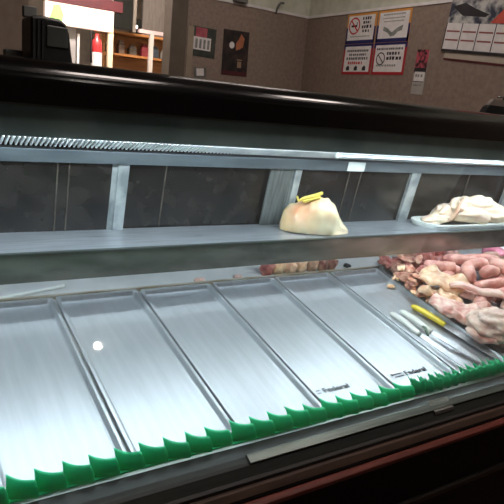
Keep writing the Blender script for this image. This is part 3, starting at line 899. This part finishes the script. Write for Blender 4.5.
# four square notices: y centre / z centre on the right wall
W2, H2 = .300, .198
nt = []
notices = [
    ('white notice with a red no-smoking ring, upper left of the four', 3.294, .594, 'orange'),
    ('white notice with clasped grey hands and orange border, upper right of the four', 2.980, .594, 'orange'),
    ('white notice with red bottom line and three small pictures, lower left of the four', 3.294, .388, 'redborder'),
    ('white notice with a black ring symbol and red border, lower right of the four', 2.980, .388, 'redborder'),
]
for i, (lb, y, z, bm_) in enumerate(notices):
    o = poster('wall_notice', lb, 'notice', WALLR, (WX, y, PZ + z), W2, H2 + .006, M[bm_] if i != 0 else M['orange'], 0, 'notices on the tan wall')
    h2 = H2 / 2
    bl = (rect(-W2 / 2, W2 / 2, -h2 - .002, -h2 + .045, .0034) if i < 2 else rect(-W2 / 2, W2 / 2, h2 - .030, h2 + .003, .0034))
    side = [rect(-W2 / 2, -W2 / 2 + .016, -h2, h2 * .1, .0034), rect(W2 / 2 - .016, W2 / 2, -h2, h2 * .1, .0034)] if i < 2 else []
    pp(o, 'blue_band', [bl] + side, M['blue'])
    y0, y1 = (-h2 + .022, h2 - .012) if i < 2 else (-h2 + .014, h2 - .012)
    pp(o, 'sheet', [rect(-W2 / 2 + .016, W2 / 2 - .016, y0, y1, .0040)], M['paper'])
    e = .0046
    if i == 0:
        pp(o, 'prohibition_ring', [ring(-.068, .020, .058, e)], M['redink'])
        pp(o, 'cigarette', [rect(-.100, -.040, .012, .026, e - .0002), rect(-.048, -.040, .026, .045, e - .0002)], M['ink'])
        pp(o, 'text_line', words(.012, .105, .056, .020, 1, e) + words(.020, .090, .030, .018, 2, e) + words(.010, .115, .000, .022, 4, e) + words(.020, .100, -.026, .018, 5, e), M['ink'])
        pp(o, 'small_print', words(-.10, .10, -.056, .008, 3, e), M['grey_print'])
    if i == 1:
        pp(o, 'text_line', words(-.10, .10, .068, .010, 6, e) + words(-.10, .10, .046, .008, 7, e) + words(-.09, .09, .026, .008, 8, e), M['grey_print'])
        hv = [(-.085, .000), (-.05, -.012), (-.005, -.040), (.04, -.014), (.092, .004), (.085, -.030), (.05, -.038), (.02, -.062), (-.012, -.066), (-.045, -.040), (-.088, -.026)]
        pp(o, 'hands', [([(a, b, e) for a, b in hv], [tuple(range(len(hv)))])], M['grey_print'])
    if i == 2:
        pp(o, 'text_line', words(-.11, .11, .050, .016, 9, e) + words(-.085, .09, .024, .016, 10, e) + words(-.11, .11, -.003, .018, 11, e), M['ink'])
        pp(o, 'red_line', words(-.09, .06, -.034, .020, 12, e), M['redink'])
        hs = []
        for cu in (-.085, .0, .085):
            hs.append(rect(cu - .018, cu + .016, -.076, -.052, e)); hs.append(rect(cu - .008, cu + .010, -.054, -.044, e))
        pp(o, 'pictures', hs, M['ink'])
    if i == 3:
        pp(o, 'text_line', words(-.12, .12, .056, .014, 13, e) + words(-.02, .105, .024, .020, 14, e) + words(-.02, .115, -.008, .022, 15, e), M['ink'])
        pp(o, 'symbol_ring', [ring(-.075, .000, .042, e)], M['ink'])
        pp(o, 'small_print', words(-.11, .08, -.050, .014, 16, e), M['grey_print'])

# small calendar
o = poster('wall_calendar', 'small hanging calendar with red flowers above white pages, beside the notices', 'calendar', WALLR, (WX, 2.688, PZ + .303), .098, .27, mat('grey white card', (168, 164, 158), (180, 176, 170), rough=.7), -.02)
pp(o, 'flower_picture', [rect(-.049, .049, .020, .135, .0036)], mat('red flowers', (44, 26, 30), (190, 84, 98), rough=.6, scale=34, contrast=(.42,.58)))
pp(o, 'dark_band', [rect(-.049, .049, -.004, .026, .0040)], M['ink'])
pp(o, 'page', [rect(-.040, .044, -.055, .002, .0044)], M['paper'])
pp(o, 'text_line', words(-.03, .03, -.03, .018, 21, .0050) + words(-.04, .04, -.085, .012, 22, .0040), M['grey_print'])
pp(o, 'page_edge', [rect(-.046, .04, -.060, -.056, .0042)], M['ink'])

# big calendar, hung askew, another under it
roll = .085
o = poster('wall_calendar', 'large askew calendar with a red and grey picture above a grid of months', 'calendar', WALLR, (WX - .006, 2.120, PZ + .640), .80, .50, M['paper'], -roll)
pp(o, 'picture', [rect(-.40, .40, -.090, .25, .0036)], mat('grey market picture', (50, 56, 74), (200, 202, 198), rough=.6, scale=14, detail=3, contrast=(.4, .6)))
rv = [(-.10, -.085), (-.04, -.02), (.02, .05), (-.02, .14), (.04, .22), (.16, .245), (.30, .20), (.30, -.085)]
pp(o, 'red_shape', [([(a, b, .0044) for a, b in rv], [tuple(range(len(rv)))])], mat('orange red print', (196, 70, 54), (214, 100, 80), rough=.6, scale=12))
pp(o, 'dark_shape', [([(a, b, .0042) for a, b in [(-.385, .0), (-.30, -.05), (-.14, -.055), (-.12, -.04), (-.22, -.01), (-.30, .02)]], [(0, 1, 2, 3, 4, 5)])], M['ink'])
gl = [rect(-.40 + .115 * k - .003, -.40 + .115 * k + .003, -.235, -.088, .0046) for k in range(8)] + [rect(-.40, .40, -.25, -.236, .0046)]
pp(o, 'grid_rule', gl, M['ink'])
dl = []
for k in range(7):
    for r_ in range(2):
        dl.append(rect(-.390 + .115 * k, -.295 + .115 * k, -.140 - .048 * r_, -.131 - .048 * r_, .0045))
pp(o, 'date_line', dl, mat('dull red print', (150, 90, 84), rough=.7))
o = poster('wall_calendar', 'calendar mostly covered, only its edge showing below the large askew one', 'calendar', WALLR, (WX, 2.140, PZ + .560), .72, .44, mat('buff card', (176, 168, 152), (188, 180, 164), rough=.7), -roll - .01)
pp(o, 'dark_edge', [rect(-.36, .36, -.22, -.208, .0036)], mat('maroon edge', (86, 30, 34), rough=.6))

# back wall: calendar, dark poster, small papers
BY = BACK - .0125
o = poster('wall_calendar', 'small calendar with a red picture and green-edged page on the back wall', 'calendar', WALLB, (1.990, BY, PZ + .405), .185, .20, mat('dark green card', (44, 52, 44), (70, 74, 66), rough=.6, scale=20), -.015)
pp(o, 'picture', [rect(-.07, .02, .03, .095, .0036)], mat('rose print', (160, 70, 84), (186, 96, 104), rough=.6, scale=20))
pp(o, 'page', [rect(-.085, .055, -.055, .032, .0040)], M['paper'])
pp(o, 'date_line', [rect(-.07 + .032 * k, -.052 + .032 * k, -.045, .018, .0044) for k in range(4)], M['grey_print'])
o = poster('wall_poster', 'dark tall poster with an orange figure and white spot on the back wall', 'poster', WALLB, (2.255, BY, PZ + .363), .218, .318, mat('dark poster print', (22, 20, 22), (70, 52, 46), rough=.5, scale=16, contrast=(.4, .75)), .02)
ov = [(.0, .02), (.03, .03), (.06, .05), (.07, .11), (.04, .14), (.02, .10), (.0, .07)]
pp(o, 'orange_figure', [([(a, b, .0038) for a, b in ov], [tuple(range(len(ov)))])], mat('brown orange print', (166, 100, 66), (186, 120, 84), rough=.6, scale=20))
pp(o, 'white_spot', [([(-.035 + .022 * math.cos(a), .055 + .024 * math.sin(a), .0038) for a in (2 * math.pi * k / 12 for k in range(12))], [tuple(range(12))])], M['paper'])
pp(o, 'pale_panel', [rect(.02, .055, -.10, -.055, .0038), rect(.015, .06, -.048, -.04, .0038)], mat('tan print', (150, 128, 104), rough=.6))
pp(o, 'maroon_band', [rect(-.105, .105, -.155, -.128, .0038)], mat('maroon print', (78, 26, 30), rough=.6))
o = poster('wall_paper', 'small crumpled white paper low on the back wall above the canopy', 'paper', WALLB, (1.975, BY, PZ + .195), .10, .07, M['grey_plastic'], .1)
pp(o, 'print', [rect(-.03, .03, -.02, .03, .0036)], M['paper'])
b = box(2.195, 2.300, BY - .05, BY, PZ + .712, PZ + .80)
tag(link('wall_fixture', b[0], b[1], M['grey_plastic'], bevel=.004), 'grey box fixture on the back wall at the panel top', 'fixture')
g = tube([(2.575, BY - .004, PZ + .690), (2.578, BY - .02, PZ + .735), (2.592, BY - .03, PZ + .765), (2.625, BY - .03, PZ + .768)], .008, n=8)
tag(link('wall_hook', g[0], g[1], M['grey_plastic'], smooth=True), 'small bent grey hook at the top of the tan panel on the back wall', 'hook')

# ================================================================ the room seen through the doorway
SY = 5.20
s_ = empty('lit_sign', 'bright white lit sign with a green patch and red top strip beyond the doorway', 'sign', (1.46, SY, 1.20))
b = box(-.285, .285, -.03, .03, .645, .815)
link('sign_face', b[0], b[1], M['signlit'], parent=s_, bevel=.003)
gv = [(-.25, .68), (-.15, .66), (-.14, .73), (-.17, .80), (-.22, .79)]
link('green_patch', [(x, -.0315, z) for x, z in gv], [tuple(range(5))], mat('lit green print', (150, 212, 112), rough=.5, emit=.3), parent=s_)
b = box(-.29, .36, -.035, .03, .816, .90)
link('top_strip', b[0], b[1], mat('dark red strip', (66, 16, 24), (80, 22, 30), rough=.5), parent=s_)
b = box(.245, .29, -.02, .02, -1.20, .65)
part_label(link('post', b[0], b[1], mat('cream post', (236, 218, 178), (244, 226, 190), rough=.5), parent=s_), 'cream upright post')

c_ = empty('wooden_counter', 'orange brown wooden shelf counter beyond the doorway, right of the cream post', 'counter', (2.02, 5.55, 0))
for nm, bb in (('back_board', box(-.27, .55, .1, .13, 0, 1.87)), ('side_board', box(-.29, -.27, -.15, .13, 0, 1.87)), ('shelf_board', box(-.27, .55, -.15, .1, 1.40, 1.42)),
               ('shelf_board', box(-.27, .55, -.15, .1, 1.68, 1.70)), ('top_board', box(-.29, .55, -.16, .13, 1.87, 1.89))):
    link(nm, bb[0], bb[1], mat('orange wood ' + nm, (160, 104, 54), (178, 120, 66), rough=.5, scale=6, stretch=(1, 1, 8)), parent=c_)
rn = random.Random(5)
for k, (x, z, w, h, col) in enumerate([(-.20, 1.42, .06, .10, (40, 60, 44)), (-.11, 1.42, .07, .08, (150, 96, 44)), (-.02, 1.42, .06, .12, (92, 80, 70)), (.07, 1.42, .07, .10, (168, 40, 52)),
                                       (.18, 1.42, .06, .13, (44, 108, 60)), (.28, 1.42, .06, .10, (190, 190, 180)), (-.20, 1.70, .07, .10, (120, 112, 100)), (-.09, 1.70, .06, .12, (104, 88, 78)), (.02, 1.70, .07, .09, (84, 76, 70)),
                                       (.14, 1.70, .07, .12, (120, 36, 44)), (.25, 1.70, .06, .11, (40, 46, 56)), (.34, 1.70, .05, .09, (160, 160, 150))]):
    nm = {(40, 60, 44): 'dark green', (150, 96, 44): 'orange brown', (92, 80, 70): 'grey brown', (168, 40, 52): 'red', (44, 108, 60): 'bright green', (190, 190, 180): 'white', (120, 112, 100): 'light grey',
          (104, 88, 78): 'taupe', (84, 76, 70): 'dark taupe', (120, 36, 44): 'maroon', (40, 46, 56): 'slate', (160, 160, 150): 'pale grey'}[col]
    r_ = rr(w / 2, .035, .008, 3)
    g = loft([[(x_, y_, z_) for x_, y_ in [(a * s, b_ * s) for a, b_ in r_]] for z_, s in ((0, .95), (.004, 1), (h * .7, 1), (h * .85, .6), (h, .6))])
    tag(link('product_jar', g[0], g[1], mat('jar ' + nm, col, tuple(min(255, q + 24) for q in col), rough=.4, scale=30), loc=(2.02 + x, 5.50, z + .001)),
        nm + ' jar on the ' + ('lower' if z < 1.5 else 'upper') + ' wooden shelf beyond the doorway', 'jar', 'products on the wooden shelves')
b = box(2.075, 2.110, 5.15, 5.185, 0, 1.895)
p_ = tag(link('white_post', b[0], b[1], mat('white painted post', (190, 180, 172), (204, 194, 186), rough=.5)), 'slim white upright post in front of the wooden shelves', 'post')
b = box(-.12, .30, -.02, .02, 1.88, 1.91)
link('cross_rail', b[0], b[1], mat('pale pink rail', (190, 164, 162), (204, 180, 178), rough=.5, emit=0), parent=p_, loc=(2.09, 5.168, 0))
b = box(1.775, 1.965, 5.30, 5.34, 1.90, 2.45)
k_ = tag(link('dark_screen', b[0], b[1], M['black'], bevel=.004), 'black tall screen above the wooden shelves beyond the doorway', 'screen')
for x0, x1 in ((1.765, 1.778), (1.962, 1.990)):
    b = box(x0, x1, 5.285, 5.345, 1.89, 2.46)
    link('frame', b[0], b[1], mat('grey frame', (110, 102, 92), (124, 116, 106), rough=.5), parent=k_)
b = box(1.992, 2.09, 5.42, 5.46, 1.891, 2.02)
k2 = tag(link('small_monitor', b[0], b[1], M['black'], bevel=.003), 'small dark box with a glowing blob imitating a glint next to the black screen', 'box')
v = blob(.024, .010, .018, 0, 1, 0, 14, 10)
link('glint', v[0], v[1], mat('painted glint', (255, 244, 244), rough=.4, emit=3), parent=k2, loc=(2.030, 5.408, 1.95), smooth=True)  # glowing blob imitates a bright reflection, no real light source
b = box(2.10, 2.57, 5.42, 5.46, 1.891, 2.60)
tag(link('grey_board', b[0], b[1], mat('ridged grey board', (92, 84, 78), (108, 100, 94), rough=.6, scale=10, stretch=(6, 1, 1))), 'grey ribbed board above the pale rail beyond the doorway', 'board')
# things below the sign
ex = empty('fire_extinguisher', 'red cylinder with a white label below the lit sign', 'extinguisher', (1.60, 5.16, 1.325))
rings = [[(r_ * math.cos(a), r_ * math.sin(a), z) for a in (2 * math.pi * k / 16 for k in range(16))] for z, r_ in ((0, .040), (.01, .046), (.40, .046), (.44, .036), (.46, .018), (.49, .018))]
link('cylinder', *loft(rings), mat('red enamel', (168, 36, 42), (190, 60, 60), rough=.3), parent=ex, smooth=True)
rings = [[(.0472 * math.cos(a), .0472 * math.sin(a), z) for a in (math.pi + math.pi * k / 12 for k in range(13))] for z in (.22, .34)]
v = rings[0] + rings[1]
link('paper_label', v, [(i, i + 1, 14 + i, 13 + i) for i in range(12)], M['paper'], parent=ex, smooth=True)
g = tube([(-.02, 0, .49), (-.05, -.01, .50), (-.055, -.02, .40), (-.05, -.02, .25)], .008, n=8)
link('hose', g[0], g[1], M['rubber'], parent=ex, smooth=True)
b = box(1.50, 1.70, 5.08, 5.30, 0, 1.324)
tag(link('plinth', b[0], b[1], M['grey_plastic']), 'grey plinth under the red cylinder beyond the doorway', 'plinth')
b = box(1.20, 1.445, 5.24, 5.28, 1.0, 1.84)
kk = tag(link('grey_locker', b[0], b[1], mat('light grey sheet', (150, 146, 144), (164, 160, 158), rough=.5)), 'light grey panel with a white upright, below the lit sign', 'panel')
b = box(1.452, 1.470, 5.22, 5.25, .98, 1.80)
link('white_upright', b[0], b[1], M['paper'], parent=kk)
b = box(1.20, 1.47, 5.22, 5.30, 0, 1.0)
link('lower_panel', b[0], b[1], M['grey_plastic'], parent=kk)
b = box(1.655, 1.70, 5.32, 5.35, 0, 1.84)
tag(link('wooden_upright', b[0], b[1], mat('tan wood', (168, 124, 84), (186, 142, 100), rough=.5)), 'tan upright slat between the red cylinder and the cream post', 'slat')

# ================================================================ lamps of the room
for i, (x, y, L, W_, e, lb) in enumerate([
        (0.90, 0.75, .22, .13, 70, 'square lit ceiling fixture over the customer side, left'), (2.05, 0.75, .22, .13, 70, 'square lit ceiling fixture over the customer side, right'),
        (1.9, 2.7, .45, .06, 26, 'long lit ceiling fixture over the aisle behind the case'), (1.5, 4.55, .45, .06, 170, 'unseen ceiling fixture added to brighten the room beyond the doorway')]):  # the fixture beyond the doorway is added, as ambient for that room
    r = empty('ceiling_light', lb, 'ceiling light', (x, y, 2.70))
    b = box(-L, L, -W_ - .015, W_ + .015, 0, .05)
    link('housing', b[0], b[1], M['white_plastic'], parent=r)
    b = box(-L + .02, L - .02, -W_, W_, -.012, 0)
    link('diffuser', b[0], b[1], mat('lit diffuser', (255, 238, 230), rough=.4, emit=e * (.45 if i < 2 else 1)), parent=r)
r = empty('ceiling_bulb', 'bare lit bulb on the ceiling behind the customer', 'bulb', (1.13, -.88, 2.75))
g = tube([(0, 0, 0), (0, 0, -.05)], .025, n=12, smooth_pts=False)
link('socket', g[0], g[1], M['white_plastic'], parent=r)
v = blob(.021, .021, .027, 0, 1, 0, 16, 12)
link('glass_bulb', v[0], v[1], mat('lit bulb', (255, 246, 236), rough=.4, emit=170), parent=r, smooth=True, loc=(0, 0, -.075))

# ================================================================ camera, world, view
W = bpy.data.worlds.new('dim room'); bpy.context.scene.world = W
W.use_nodes = True
W.node_tree.nodes['Background'].inputs['Color'].default_value = (.5, .52, .55, 1)
W.node_tree.nodes['Background'].inputs['Strength'].default_value = .05

cam = bpy.data.cameras.new('camera')
co = bpy.data.objects.new('camera', cam); C.objects.link(co)
R0 = Vector((0.8454733869381499, -0.5256960110212446, 0.09390663435394153))
R1 = Vector((-0.0518760750232925, -0.2558696275457502, -0.9653183964577577))
R2 = Vector((0.5314918859394857, 0.8112795065179143, -0.24360200632289203))
mw = Matrix(((R0.x, -R1.x, -R2.x, 0), (R0.y, -R1.y, -R2.y, 0), (R0.z, -R1.z, -R2.z, EYE), (0, 0, 0, 1)))
co.matrix_world = mw
cam.sensor_width = 36
cam.lens = 579.46 / 504 * 36
cam.clip_start = .02
sc = bpy.context.scene
sc.camera = co
sc.view_settings.view_transform = 'Standard'
sc.view_settings.look = 'None'
sc.view_settings.gamma = 1.0
sc.view_settings.use_curve_mapping = False
sc.view_settings.exposure = 0.0
